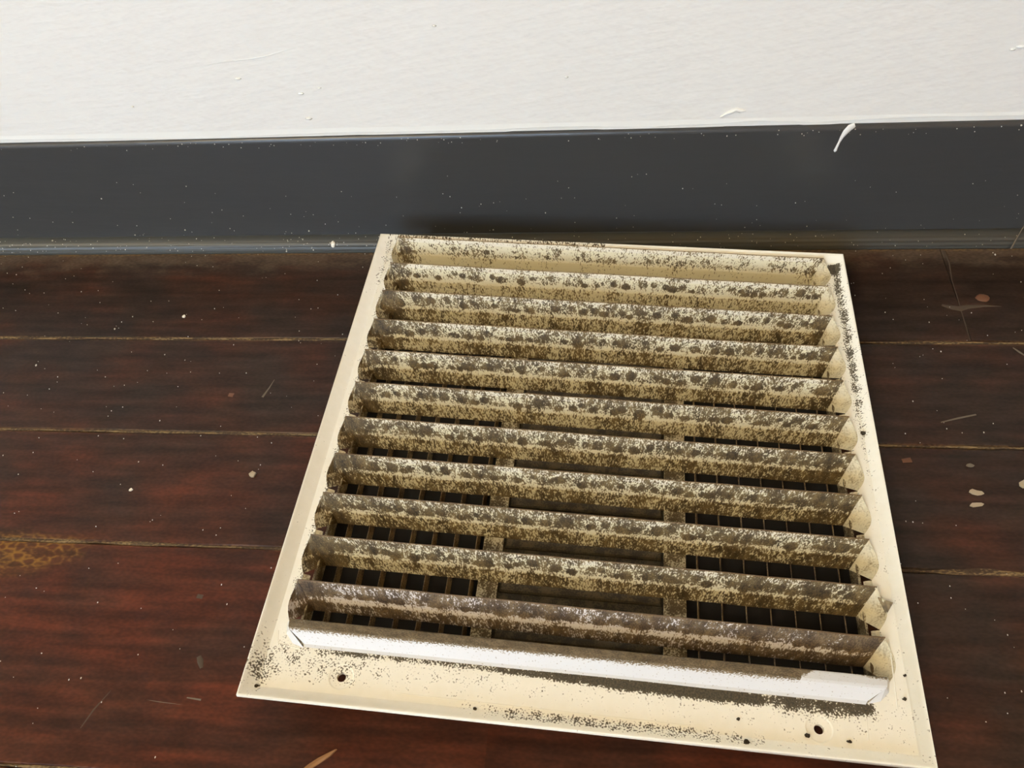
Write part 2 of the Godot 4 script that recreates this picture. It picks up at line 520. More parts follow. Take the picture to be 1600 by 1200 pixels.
func make_plate() -> void:
	var st := start()
	var up := Vector3(0, 1, 0)
	var outs := {"l": 178.4, "r": 178.6, "f": 178.8, "n": 184.7}
	var il := 170.6
	var ir := 173.0
	var ifar := 174.4
	var inear := 177.4
	# flat border left and right, its inner edge following the scallops
	for side in [-1.0, 1.0]:
		var io := il if side < 0 else ir
		var edge: Array[Vector3] = [Vector3(163.6 * side, 0, -ifar) * MM]
		for k in 11:
			for a in 15:
				var q := scallop(k, side, a / 14.0)
				edge.append(Vector3(q.x, 0, q.z))
		edge.append(Vector3(163.6 * side, 0, 150) * MM)
		edge.append(Vector3(163.6 * side, 0, inear) * MM)
		for i in edge.size() - 1:
			var a := edge[i]
			var b := edge[i + 1]
			var oa := Vector3(io * side * MM, 0, a.z)
			var ob := Vector3(io * side * MM, 0, b.z)
			pq(st, a, b, ob, oa, up)
			var dn := Vector3(0, -0.0009, 0)
			pq(st, a + dn, b + dn, ob + dn, oa + dn, -up)
			pq(st, a, b, b + dn, a + dn, Vector3(-side, 0, 0))
	# far strip
	var fx := 163.6 * MM
	for dn in [[0.0, 1.0], [-0.0009, -1.0]]:
		pq(st, Vector3(-fx, dn[0], -0.1744), Vector3(fx, dn[0], -0.1744), Vector3(fx, dn[0], -0.1730), Vector3(-fx, dn[0], -0.1730), up * dn[1])
	for sd in [-1.0, 1.0]:
		pq(st, Vector3(fx * sd, 0, 0.1400), Vector3(0.1500 * sd, 0, 0.1500), Vector3(0.1500 * sd, 0, 0.1520), Vector3(fx * sd, 0, 0.1520), up)
	# near strip with two pierced, dimpled screw holes
	var z0 := 0.1520
	var z1 := inear * MM
	var holes := [Vector2(-0.1262, 0.1680), Vector2(0.1256, 0.1693)]
	var cell := 0.0074
	var xs := [-fx]
	for hc in holes:
		xs.append(hc.x - cell); xs.append(hc.x + cell)
	xs.append(fx)
	for i in range(0, 5, 2):
		for dn in [[0.0, 1.0], [-0.0009, -1.0]]:
			pq(st, Vector3(xs[i], dn[0], z0), Vector3(xs[i + 1], dn[0], z0), Vector3(xs[i + 1], dn[0], z1), Vector3(xs[i], dn[0], z1), up * dn[1])
	for hc in holes:
		var za: float = hc.y - cell
		var zb: float = hc.y + cell
		for dn in [[0.0, 1.0], [-0.0009, -1.0]]:
			pq(st, Vector3(hc.x - cell, dn[0], z0), Vector3(hc.x + cell, dn[0], z0), Vector3(hc.x + cell, dn[0], za), Vector3(hc.x - cell, dn[0], za), up * dn[1])
			if zb < z1:
				pq(st, Vector3(hc.x - cell, dn[0], zb), Vector3(hc.x + cell, dn[0], zb), Vector3(hc.x + cell, dn[0], z1), Vector3(hc.x - cell, dn[0], z1), up * dn[1])
		var seg := 32
		var ring := func(r: float, a: int, y: float) -> Vector3:
			var an := TAU * a / seg
			return Vector3(hc.x + cos(an) * r, y, hc.y + sin(an) * r)
		for a in seg:
			# square to circle
			var an0 := TAU * a / seg
			var an1 := TAU * (a + 1) / seg
			var m0 := cell / maxf(absf(cos(an0)), absf(sin(an0)))
			var m1 := cell / maxf(absf(cos(an1)), absf(sin(an1)))
			for lv in [[m0, m1, 0.0, 0.0070, 0.0070, 0.0], [0.0070, 0.0070, 0.0, 0.0062, 0.0062, -0.0004], [0.0062, 0.0062, -0.0004, 0.0025, 0.0025, -0.0009]]:
				pq(st, ring.call(lv[0], a, lv[2]), ring.call(lv[1], a + 1, lv[2]), ring.call(lv[4], a + 1, lv[5]), ring.call(lv[3], a, lv[5]), up)
			pq(st, ring.call(0.0025, a, -0.0009), ring.call(0.0025, a + 1, -0.0009), ring.call(0.0025, a + 1, -0.0034), ring.call(0.0025, a, -0.0034), -Vector3(cos(an0), 0, sin(an0)))
			pq(st, ring.call(0.0030, a, -0.0020), ring.call(0.0030, a + 1, -0.0020), ring.call(0.0025, a + 1, -0.0034), ring.call(0.0025, a, -0.0034), -up)
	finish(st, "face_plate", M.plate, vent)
	# the rim, dished up all round, mitred at the corners
	st = start()
	var L := rim_section(il, outs.l)
	var R := rim_section(ir, outs.r)
	var F := rim_section(ifar, outs.f)
	var N := rim_section(inear, outs.n)
	for i in L.size() - 1:
		st.set_smooth_group(1 if (i < 8) else -1)
		var j := i + 1
		var c := [
			[Vector3(-L[i].x, L[i].y, -F[i].x) * MM, Vector3(R[i].x, R[i].y, -F[i].x) * MM, Vector3(R[i].x, R[i].y, N[i].x) * MM, Vector3(-L[i].x, L[i].y, N[i].x) * MM],
			[Vector3(-L[j].x, L[j].y, -F[j].x) * MM, Vector3(R[j].x, R[j].y, -F[j].x) * MM, Vector3(R[j].x, R[j].y, N[j].x) * MM, Vector3(-L[j].x, L[j].y, N[j].x) * MM]]
		var out := [Vector3(0, 0, -1), Vector3(1, 0, 0), Vector3(0, 0, 1), Vector3(-1, 0, 0)]
		for e in 4:
			var f := (e + 1) % 4
			var hint: Vector3 = up * 1.0 - out[e] * 0.3
			if i >= 6: hint = out[e] + up * 0.2
			if i >= 8: hint = -up
			pq(st, c[0][e], c[0][f], c[1][f], c[1][e], hint)
	finish(st, "rim", M.plate, vent)

func make_lip() -> void:
	# the pressed front lip: dirty flat top and a clean face towards the viewer, chamfered at both ends
	var st := start()
	var prof := [Vector2(139.6, -9.0), Vector2(140.6, 4.8), Vector2(141.4, 5.6), Vector2(145.6, 5.9), Vector2(147.0, 5.4), Vector2(152.6, 0.6), Vector2(154.4, 0.0)]
	var vs := [0.0, 0.16, 0.20, 0.50, 0.60, 0.94, 1.0]
	var xl := [-159.0, -161.6, -161.6, -161.0, -160.0, -151.4, -150.4]
	var seg := 24
	for i in prof.size() - 1:
		st.set_smooth_group(-1)
		for s in seg:
			var q0 := float(s) / seg
			var q1 := float(s + 1) / seg
			var sk := func(q: float) -> float: return lerpf(-0.4, 0.4, q)
			var P := func(j: int, q: float) -> Vector3:
				return Vector3(lerpf(xl[j], -xl[j], q), prof[j].y + 0.15 * sin(q * 9.0 + j), prof[j].x + sk.call(q)) * MM
			quad(st, P.call(i, q0), P.call(i, q1), P.call(i + 1, q1), P.call(i + 1, q0), Vector3(0, 1, 0.6 if i > 0 else -2.0), Vector2(q0, vs[i]), Vector2(q1, vs[i]), Vector2(q1, vs[i + 1]), Vector2(q0, vs[i + 1]))
	# end gussets down to the plate
	for s in [-1.0, 1.0]:
		var top := Vector3(161.6 * s, 5.0, 140.8) * MM
		var t2 := Vector3(160.2 * s, 5.4, 146.6) * MM
		var t3 := Vector3(151.0 * s, 0.1, 154.4) * MM
		var base := Vector3(164.4 * s, -0.2, 141.0) * MM
		var b2 := Vector3(163.2 * s, -0.1, 147.2) * MM
		var b3 := Vector3(158.0 * s, -0.1, 152.5) * MM
		var uv := Vector2(0.003 if s < 0 else 0.997, 0.9)
		quad(st, top, t2, b2, base, Vector3(s, 0.5, 0), uv, uv, uv, uv)
		quad(st, t2, t3, b3, b2, Vector3(s, 0.5, 0.5), uv, uv, uv, uv)
	finish(st, "front_lip", M.lip, vent)

func make_box() -> void:
	var d := 0.0240
	var st := start()
	# four walls with a small turned-in foot
	add_box(st, Vector3(-0.1608, -d, -0.1780), Vector3(-0.1594, -0.010, 0.1402))
	add_box(st, Vector3(0.1594, -d, -0.1780), Vector3(0.1608, -0.010, 0.1402))
	add_box(st, Vector3(-0.1594, -d, -0.1780), Vector3(0.1594, -0.001, -0.1766))
	add_box(st, Vector3(-0.1594, -d, 0.1388), Vector3(0.1594, -0.006, 0.1402))
	finish(st, "collar", M.speckle_light, vent)
	# posts that carry the damper blades
	for u in [[-0.0622, -0.0500], [0.0484, 0.0616]]:
		box_part("damper_rail", Vector3(u[0], -0.0186, -0.1765), Vector3(u[1], -0.0172, 0.1387), M.speckle_rail, vent, 0.0002)
	# rusty blanking plate with pressed ribs between the rails
	st = start()
	add_box(st, Vector3(-0.0500, -0.0218, -0.1765), Vector3(0.0484, -0.0208, 0.1387))
	var z := -0.168
	while z < 0.136:
		add_box(st, Vector3(-0.0490, -0.0208, z), Vector3(0.0474, -0.0188, z + 0.0075), 0.0010)
		z += 0.0146
	finish(st, "blanking_plate", M.rust_plate, vent)
	# damper blades: narrow tilted strips, running front to back
	var first := true
	for bay in [[-0.1490, 7], [0.0690, 7]]:
		for i in bay[1]:
			var u: float = bay[0] + i * 0.01385
			var bs := start()
			var tilt := Vector2(0.0015, -0.0059)
			var th := Vector2(0.00055, 0.00026)
			var a := Vector2(u - 0.0012, -0.0174)
			var c := [a, a + tilt, a + tilt + th, a + th]
			for e in 4:
				var p: Vector2 = c[e]
				var q: Vector2 = c[(e + 1) % 4]
				var n := Vector2(-(q - p).y, (q - p).x)
				quad(bs, Vector3(p.x, p.y, -0.1764), Vector3(q.x, q.y, -0.1764), Vector3(q.x, q.y, 0.1386), Vector3(p.x, p.y, 0.1386), Vector3(-n.x, -n.y, 0), Vector2(0, e * 0.1), Vector2(0, e * 0.1 + 0.1), Vector2(1, e * 0.1 + 0.1), Vector2(1, e * 0.1))
			finish(bs, "damper_blade", M.damper, vent)
	# near-black sheet added under the dampers to darken the gaps
	box_part("shade_sheet", Vector3(-0.1594, -d, -0.1766), Vector3(0.1594, -d + 0.0006, 0.1388), M.gap_shade, vent)
	# the foot of the damper lever, under the left side, on which the vent tips
	box_part("damper_lever", Vector3(-0.158, -d - 0.0114, -0.02), Vector3(-0.150, -d, 0.02), M.damper, vent)

func build_vent() -> void:
	vent = Node3D.new()
	vent.name = "air_vent"
	vent.transform = Transform3D(Basis(Vector3(0.9986866, -0.0351517, 0.0372744), Vector3(0.0352107, 0.9993795, -0.0009277), Vector3(-0.0372187, 0.0022390, 0.9993046)), Vector3(-0.00902, 0.03, -0.30714)).orthonormalized()
	add_child(vent)
	tag(vent, "square cream metal air vent with eleven mildewed louvers lying on the dark floorboards", "vent")
	make_plate()
	make_lip()
	var rng := RandomNumberGenerator.new()
	rng.seed = 8
	for k in 11:
		make_louver(k, rng)
	make_box()
	# pressed crease and corner seams of the plate
	for l in [[Vector2(-94, 173.6), Vector2(60, 174.6), 0.5], [Vector2(167.6, 118), Vector2(166.2, 155), 0.35], [Vector2(150, 157.5), Vector2(149.4, 172.5), 0.35], [Vector2(-168.2, 146), Vector2(-166.4, 153.4), 0.35], [Vector2(-166.4, 153.4), Vector2(-152, 155.2), 0.35]]:
		var st := start()
		var a := Vector3(l[0].x, 0, l[0].y) * MM
		var b := Vector3(l[1].x, 0, l[1].y) * MM
		var side: Vector3 = (b - a).cross(Vector3.UP).normalized() * (l[2] * MM)
		var top := Vector3(0, 0.00022, 0)
		pq(st, a + side, b + side, b + top, a + top, Vector3.UP + side * 1000)
		pq(st, a - side, b - side, b + top, a + top, Vector3.UP - side * 1000)
		finish(st, "seam", M.plate, vent)

func on_vent(u: float, v: float, w := 0.0) -> Vector3:
	return vent.transform * Vector3(u * MM, w * MM, v * MM)

# ---------------------------------------------------------------- small things
func lump_mesh(size: Vector3, seed_: int, rough := 0.3) -> SurfaceTool:
	var st := start()
	st.set_smooth_group(0)
	var n := noise(seed_, 1.1, 2)
	var rows := 6
	var cols := 10
	var P := func(i: int, j: int) -> Vector3:
		var th := PI * i / rows
		var ph := TAU * (j % cols) / cols
		var d := Vector3(sin(th) * cos(ph), cos(th), sin(th) * sin(ph))
		var r := 1.0 + rough * n.get_noise_3dv(d * 1.6)
		return Vector3(d.x * size.x, d.y * size.y, d.z * size.z) * 0.5 * r
	for i in rows:
		for j in cols:
			var a: Vector3 = P.call(i, j)
			var b: Vector3 = P.call(i, j + 1)
			var c: Vector3 = P.call(i + 1, j + 1)
			var d: Vector3 = P.call(i + 1, j)
			quad(st, a, b, c, d, a + b + c + d)
	return st

func ribbon(pts: Array, widths: Array, up: Vector3, high: float) -> SurfaceTool:
	# a tapering bead laid along points, standing proud by high along up
	var st := start()
	st.set_smooth_group(0)
	var ring := []
	for i in pts.size():
		var d: Vector3 = (pts[mini(i + 1, pts.size() - 1)] - pts[maxi(0, i - 1)]).normalized()
		var s := d.cross(up).normalized()
		var row := []
		for a in 7:
			var an := PI * a / 6.0
			row.append(pts[i] + s * (cos(an) * widths[i] * 0.5) + up * (sin(an) * high * minf(1.0, widths[i] / 0.002)))
		ring.append(row)
	for i in pts.size() - 1:
		for a in 6:
			quad(st, ring[i][a], ring[i + 1][a], ring[i + 1][a + 1], ring[i][a + 1], up + (ring[i][a] - pts[i]) * 300.0)
	return st

func chip(called: String, at: Vector3, size: Vector3, turn: float, mat: Material, seed_: int, label: String, category: String, group := "") -> MeshInstance3D:
	# a thin flake with an uneven outline and a slight curl
	var st := start()
	var rng := RandomNumberGenerator.new()
	rng.seed = seed_
	var n := 9
	var ring := []
	for i in n:
		var an := TAU * i / n
		var r := rng.randf_range(0.72, 1.1)
		var x := cos(an) * size.x * 0.5 * r
		ring.append(Vector3(x, size.y * 0.5 + absf(x) * 0.12, sin(an) * size.z * 0.5 * r))
	var top := Vector3(0, size.y * 0.8, 0)
	for i in n:
		var a: Vector3 = ring[i]
		var b: Vector3 = ring[(i + 1) % n]
		tri(st, top, a, b, Vector3.UP)
		quad(st, a, b, Vector3(b.x, 0, b.z), Vector3(a.x, 0, a.z), Vector3(a.x, 0, a.z))
		tri(st, Vector3.ZERO, Vector3(a.x, 0, a.z), Vector3(b.x, 0, b.z), Vector3.DOWN)
	var o := finish(st, called, mat, self)
	o.position = at
	o.rotation.y = turn
	tag(o, label, category, group)
	return o

# ---------------------------------------------------------------- scene
func _ready() -> void:
	# camera
	var cam := Camera3D.new()
	cam.name = "camera"
	cam.fov = rad_to_deg(2.0 * atan(600.0 / 1300.0))
	cam.near = 0.02
	cam.far = 60.0
	cam.transform = Transform3D(Basis(Vector3(0.99360784, -0.08155321, -0.07805472), Vector3(-0.01127794, 0.61626909, -0.78745489), Vector3(0.11232218, 0.78330165, 0.61141005)).orthonormalized(), Vector3(0, 0.47968, 0))
	add_child(cam)
	cam.current = true
	# sky and exposure
	var we := WorldEnvironment.new()
	we.name = "world"
	var env := Environment.new()
	env.background_mode = Environment.BG_SKY
	var sky := Sky.new()
	var sm := ProceduralSkyMaterial.new()
	sm.sky_top_color = Color(0.61, 0.735, 0.88)
	sm.sky_horizon_color = Color(0.86, 0.90, 0.94)
	sm.ground_bottom_color = Color(0.30, 0.30, 0.28)
	sm.ground_horizon_color = Color(0.62, 0.64, 0.64)
	sky.sky_material = sm
	env.sky = sky
	env.background_energy_multiplier = 12.0
	env.ambient_light_source = Environment.AMBIENT_SOURCE_DISABLED
	env.tonemap_mode = Environment.TONE_MAPPER_LINEAR
	env.tonemap_exposure = 1.76
	env.sdfgi_enabled = true
	env.ssao_enabled = true
	env.ssil_enabled = true
	we.environment = env
	add_child(we)
	# ceiling lamp of the room: a flat square fitting, warm
	var lamp := Node3D.new()
	lamp.name = "ceiling_lamp"
	lamp.position = Vector3(-1.35, 2.44, 1.5)
	add_child(lamp)
	tag(lamp, "flat square warm white panel lamp on the ceiling above the vent", "lamp")
	var al := AreaLight3D.new()
	al.name = "lamp_light"
	al.area_size = Vector2(0.86, 0.86)
	al.area_normalize_energy = true
	al.light_color = Color(1.0, 0.91, 0.75)
	al.light_energy = 3.1
	al.shadow_enabled = true
	al.area_range = 8.0
	al.area_attenuation = 2.0
	al.rotation.x = -PI / 2
	al.position.y = -0.012
	lamp.add_child(al)

	make_materials()
	var pm := plain(Color(1.0, 0.95, 0.85), 0.6)
	pm.emission_enabled = true
	pm.emission = Color(1.0, 0.91, 0.75)
	pm.emission_energy_multiplier = 0.8
	box_part("diffuser", Vector3(-0.43, -0.006, -0.43), Vector3(0.43, 0.0, 0.43), pm, lamp)
	box_part("lamp_body", Vector3(-0.46, 0.0, -0.46), Vector3(0.46, 0.058, 0.46), M.white_metal, lamp)

	build_room()
	build_floor()
	build_skirting()
	build_vent()
	build_details()

func make_materials() -> void:
	M.louver = plain(Color.WHITE, 0.62)
	M.louver.albedo_texture = louver_texture()
	M.plate = plain(Color.WHITE, 0.42)
	M.plate.albedo_texture = plate_texture()
	M.lip = plain(Color.WHITE, 0.45)
	M.lip.albedo_texture = lip_texture()
	M.speckle_light = plain(Color.WHITE, 0.7)
	M.speckle_light.albedo_texture = speckle_texture(101, Color(0.74, 0.70, 0.58), Color(0.36, 0.30, 0.20), 0.06)
	M.cheek_right = plain(Color.WHITE, 0.6)
	M.cheek_right.albedo_texture = speckle_texture(111, Color(0.86, 0.82, 0.69), Color(0.40, 0.33, 0.21), -0.2)
	M.speckle_rail = plain(Color.WHITE, 0.7)
	M.speckle_rail.albedo_texture = speckle_texture(121, Color(0.80, 0.77, 0.66), Color(0.33, 0.28, 0.18), 0.05)
	M.rust_plate = plain(Color.WHITE, 0.7)
	M.rust_plate.albedo_texture = speckle_texture(131, Color(0.33, 0.29, 0.20), Color(0.17, 0.14, 0.09), 0.02)
	M.damper = plain(Color.WHITE, 0.5)
	M.damper.albedo_texture = speckle_texture(141, Color(0.58, 0.50, 0.36), Color(0.24, 0.18, 0.11), 0.0)
	for key in ["speckle_light", "cheek_right", "speckle_rail", "rust_plate", "damper"]:
		var m: StandardMaterial3D = M[key]
		m.uv1_triplanar = true
		m.uv1_world_triplanar = true
		m.uv1_scale = Vector3(11, 11, 11)
	M.gap_shade = plain(Color(0.09, 0.07, 0.05), 0.9)  # shade of the gaps, put into the colour of an added sheet
	M.white_metal = plain(Color(0.85, 0.85, 0.83), 0.4)
	M.wall = plain(Color(0.918, 0.914, 0.886), 0.55)
	relief(M.wall, 201, 0.02, 1.5, Vector3(2.2, 16.0, 16.0))
	M.wall_bounce = plain(Color(0.86, 0.69, 0.43), 0.7)  # invented tan for the unseen right wall, to bounce warm light
	M.paint = plain(Color(0.92, 0.922, 0.895), 0.45)
	M.board = plain(Color(0.25, 0.252, 0.25), 0.32)
	relief(M.board, 203, 0.01, 1.2, Vector3(1.5, 9.0, 9.0))
	M.shoe = plain(Color(0.28, 0.285, 0.27), 0.42)
	relief(M.shoe, 204, 0.012, 0.7, Vector3(2.0, 20.0, 20.0))
	M.wood = plain(Color.WHITE, 0.36, 0.0, 0.3)
	M.wood.albedo_texture = floor_texture()
	M.filler = plain(Color.WHITE, 0.95)
	M.filler.albedo_texture = speckle_texture(151, Color(0.56, 0.47, 0.32), Color(0.25, 0.19, 0.13), 0.08)
	M.filler.uv1_triplanar = true
	M.filler.uv1_world_triplanar = true
	M.filler.uv1_scale = Vector3(5, 12, 12)
	M.ceiling = plain(Color(0.90, 0.89, 0.87), 0.9)
	M.speck = plain(Color(0.82, 0.81, 0.77), 0.9)
	M.crumb = plain(Color(0.20, 0.17, 0.12), 0.95)
	M.lint = plain(Color(0.55, 0.50, 0.40), 1.0)
	M.chip = plain(Color(0.66, 0.60, 0.50), 0.8)
	M.pale = plain(Color(0.92, 0.90, 0.84), 0.7)
	M.splinter = plain(Color(0.58, 0.41, 0.24), 0.7)
	M.plug = plain(Color(0.42, 0.28, 0.19), 0.6)
	M.scuff = plain(Color(0.42, 0.38, 0.32), 0.9)
	M.scuff_dim = plain(Color(0.30, 0.25, 0.20), 0.9)

func structure(o: Node3D) -> Node3D:
	o.set_meta("kind", "structure")
	return o

const X0 := -2.2
const X1 := 1.15
const Z1 := 2.9
const HIGH := 2.5

func build_room() -> void:
	var wall := box_part("wall_back", Vector3(X0 - 0.1, 0, WALL_Z - 0.1), Vector3(X1 + 0.1, HIGH, WALL_Z), M.wall, self)
	structure(wall)
	tag(wall, "white painted wall with fine brush marks above the dark baseboard", "wall")
	# the painter's uneven edge, lapping over the top of the baseboard
	var pts := [[-2.2, 0.1100], [-1.2, 0.1108], [-0.6, 0.1098], [-0.486, 0.1101], [-0.4313, 0.1093], [-0.3246, 0.1077], [-0.3036, 0.1078], [-0.25, 0.1088], [-0.1902, 0.1095], [-0.1752, 0.1091], [-0.13, 0.1090], [-0.0818, 0.1089], [-0.072, 0.1097], [-0.0243, 0.1101], [0.0274, 0.1079], [0.0551, 0.109], [0.0825, 0.1094], [0.0959, 0.1111], [0.132, 0.1101], [0.1457, 0.1087], [0.1764, 0.11], [0.2109, 0.1111], [0.288, 0.1104], [0.6, 0.1092], [1.15, 0.1106]]
	var st := start()
	var zf := WALL_Z + 0.0007
	var rng := RandomNumberGenerator.new()
	rng.seed = 77
	var line := []
	for i in pts.size() - 1:
		var n := maxi(1, int((pts[i + 1][0] - pts[i][0]) / 0.008))
		if pts[i][0] < -0.7 or pts[i][0] > 0.5: n = 6
		for s in n:
			var q := float(s) / n
			line.append(Vector2(lerpf(pts[i][0], pts[i + 1][0], q), lerpf(pts[i][1], pts[i + 1][1], smoothstep(0, 1, q)) + 0.0034 - 0.0020 + rng.randf_range(-0.00018, 0.00018)))
	line.append(Vector2(X1, 0.1120))
	for i in line.size() - 1:
		var a: Vector2 = line[i]
		var b: Vector2 = line[i + 1]
		var sec := func(p: Vector2) -> Array:
			return [Vector3(p.x, 0.1150, WALL_Z + 0.0001), Vector3(p.x, p.y + 0.0016, zf - 0.0002), Vector3(p.x, p.y + 0.0004, zf), Vector3(p.x, p.y, zf - 0.0002), Vector3(p.x, p.y - 0.0022, zf - 0.0003)]
		var sa: Array = sec.call(a)
		var sb: Array = sec.call(b)
		for j in 4:
			quad(st, sa[j], sb[j], sb[j + 1], sa[j + 1], Vector3(0, 0.6 if j < 2 else -0.1, 1))
	finish(st, "paint_edge", M.paint, wall)
	# paint nibs and a dried run left in the wall paint
	var k := 0
	for l in [[-0.2252, 0.1240, 0.0055, 0.0022], [-0.2251, 0.1451, 0.0046, 0.0020], [-0.2688, 0.1586, 0.0052, 0.0018], [-0.21, 0.1492, 0.003, 0.0013], [-0.36, 0.138, 0.003, 0.0013], [-0.118, 0.193, 0.003, 0.0016], [0.266, 0.1640, 0.007, 0.0022], [0.2612, 0.1622, 0.004, 0.0016], [-0.03, 0.152, 0.0028, 0.0012]]:
		var o := finish(lump_mesh(Vector3(l[2], l[3], 0.0022), 300 + k), "paint_nib", M.paint, wall)
		o.position = Vector3(l[0], l[1], WALL_Z)
		k += 1
	var run := [Vector3(0.0795, 0.1165, WALL_Z), Vector3(0.0830, 0.1192, WALL_Z), Vector3(0.0868, 0.1207, WALL_Z), Vector3(0.0900, 0.1224, WALL_Z), Vector3(0.0932, 0.1212, WALL_Z), Vector3(0.0968, 0.1214, WALL_Z)]
	finish(ribbon(run, [0.0010, 0.002, 0.003, 0.0028, 0.0034, 0.0008], Vector3(0, 0, 1), 0.0016), "paint_run", M.paint, wall)
	var ridge := []
	var rw := []
	for i in 12:
		var q := i / 11.0
		ridge.append(Vector3(lerpf(-0.300, -0.208, q), lerpf(0.1668, 0.1822, q) + 0.0012 * sin(q * 8.0), WALL_Z - 0.0001))
		rw.append(0.0004 + 0.0008 * sin(PI * q))
	finish(ribbon(ridge, rw, Vector3(0, 0, 1), 0.0005), "paint_ridge", M.paint, wall)
	# other walls of the room
	structure(box_part("wall_right", Vector3(X1, 0, WALL_Z), Vector3(X1 + 0.1, HIGH, Z1), M.wall_bounce, self))  # brought close so its tan throws warm light on the back wall
	structure(box_part("wall_left", Vector3(X0 - 0.1, 0, WALL_Z), Vector3(X0, HIGH, Z1), M.wall, self))
	structure(box_part("ceiling", Vector3(X0 - 0.1, HIGH, WALL_Z - 0.1), Vector3(X1 + 0.1, HIGH + 0.1, Z1 + 0.1), M.ceiling, self))
	# front wall, behind the camera, with the window that lights the room
	var wx0 := -2.1
	var wx1 := -0.25
	var wy0 := 0.55
	var wy1 := 2.2
	st = start()
	add_box(st, Vector3(X0 - 0.1, 0, Z1), Vector3(X1 + 0.1, wy0, Z1 + 0.1))
	add_box(st, Vector3(X0 - 0.1, wy1, Z1), Vector3(X1 + 0.1, HIGH, Z1 + 0.1))
	add_box(st, Vector3(X0 - 0.1, wy0, Z1), Vector3(wx0, wy1, Z1 + 0.1))
	add_box(st, Vector3(wx1, wy0, Z1), Vector3(X1 + 0.1, wy1, Z1 + 0.1))
	structure(finish(st, "wall_front", M.wall, self))
	var mid := (wx0 + wx1) * 0.5
	st = start()
	for b in [[wx0, wx0 + 0.05, wy0, wy1], [wx1 - 0.05, wx1, wy0, wy1], [wx0, wx1, wy0, wy0 + 0.05], [wx0, wx1, wy1 - 0.05, wy1], [mid - 0.02, mid + 0.02, wy0, wy1]]:
		add_box(st, Vector3(b[0], b[2], Z1 + 0.02), Vector3(b[1], b[3], Z1 + 0.07))
	var win := structure(finish(st, "window_1", M.white_metal, self))
	var glass := plain(Color(0.95, 0.97, 1.0, 0.06), 0.02)
	glass.transparency = BaseMaterial3D.TRANSPARENCY_ALPHA
	box_part("pane", Vector3(wx0 + 0.05, wy0 + 0.05, Z1 + 0.043), Vector3(mid - 0.02, wy1 - 0.05, Z1 + 0.047), glass, win)
	box_part("pane", Vector3(mid + 0.02, wy0 + 0.05, Z1 + 0.043), Vector3(wx1 - 0.05, wy1 - 0.05, Z1 + 0.047), glass, win)

func fuv(p: Vector3) -> Vector2:
	return Vector2((p.x - FX0) / FW, (p.z - FZ0) / FH)

func plank(x0: float, x1: float, z0: float, z1: float, parent: Node3D, rng: RandomNumberGenerator, seen: bool) -> void:
	# one board: bevelled long edges that wander slightly
	var st := start()
	var g := 0.0006
	var n := 44 if seen else 2
	var rise := rng.randf_range(-0.0003, 0.0003)
	var wob := noise(rng.randi() % 1000, 9.0, 3)
	var row := []
	for i in n + 1:
		var x := lerpf(x0, x1, float(i) / n)
		var wa := (wob.get_noise_2d(x, 0.0) * 0.0009) if seen else 0.0
		var wb := (wob.get_noise_2d(x, 5.0) * 0.0009) if seen else 0.0
		row.append([Vector3(x, -0.018, z0 + g), Vector3(x, -0.0012, z0 + g + wa), Vector3(x, rise, z0 + g + 0.0012 + wa), Vector3(x, rise, z1 - g - 0.0012 + wb), Vector3(x, -0.0012, z1 - g + wb), Vector3(x, -0.018, z1 - g)])
	var hints := [Vector3(0, 0, -1), Vector3(0, 1, -1), Vector3.UP, Vector3(0, 1, 1), Vector3(0, 0, 1)]
	for i in n:
		for j in 5:
			var a: Vector3 = row[i][j]
			var b: Vector3 = row[i + 1][j]
			var c: Vector3 = row[i + 1][j + 1]
			var d: Vector3 = row[i][j + 1]
			quad(st, a, b, c, d, hints[j], fuv(a), fuv(b), fuv(c), fuv(d))
	for e in [[0, -1.0], [n, 1.0]]:
		var r: Array = row[e[0]]
		for j in range(1, 5):
			tri(st, r[0], r[j], r[mini(j + 1, 5)], Vector3(e[1], 0, 0), fuv(r[0]), fuv(r[j]), fuv(r[mini(j + 1, 5)]))
	finish(st, "plank", M.wood, parent)

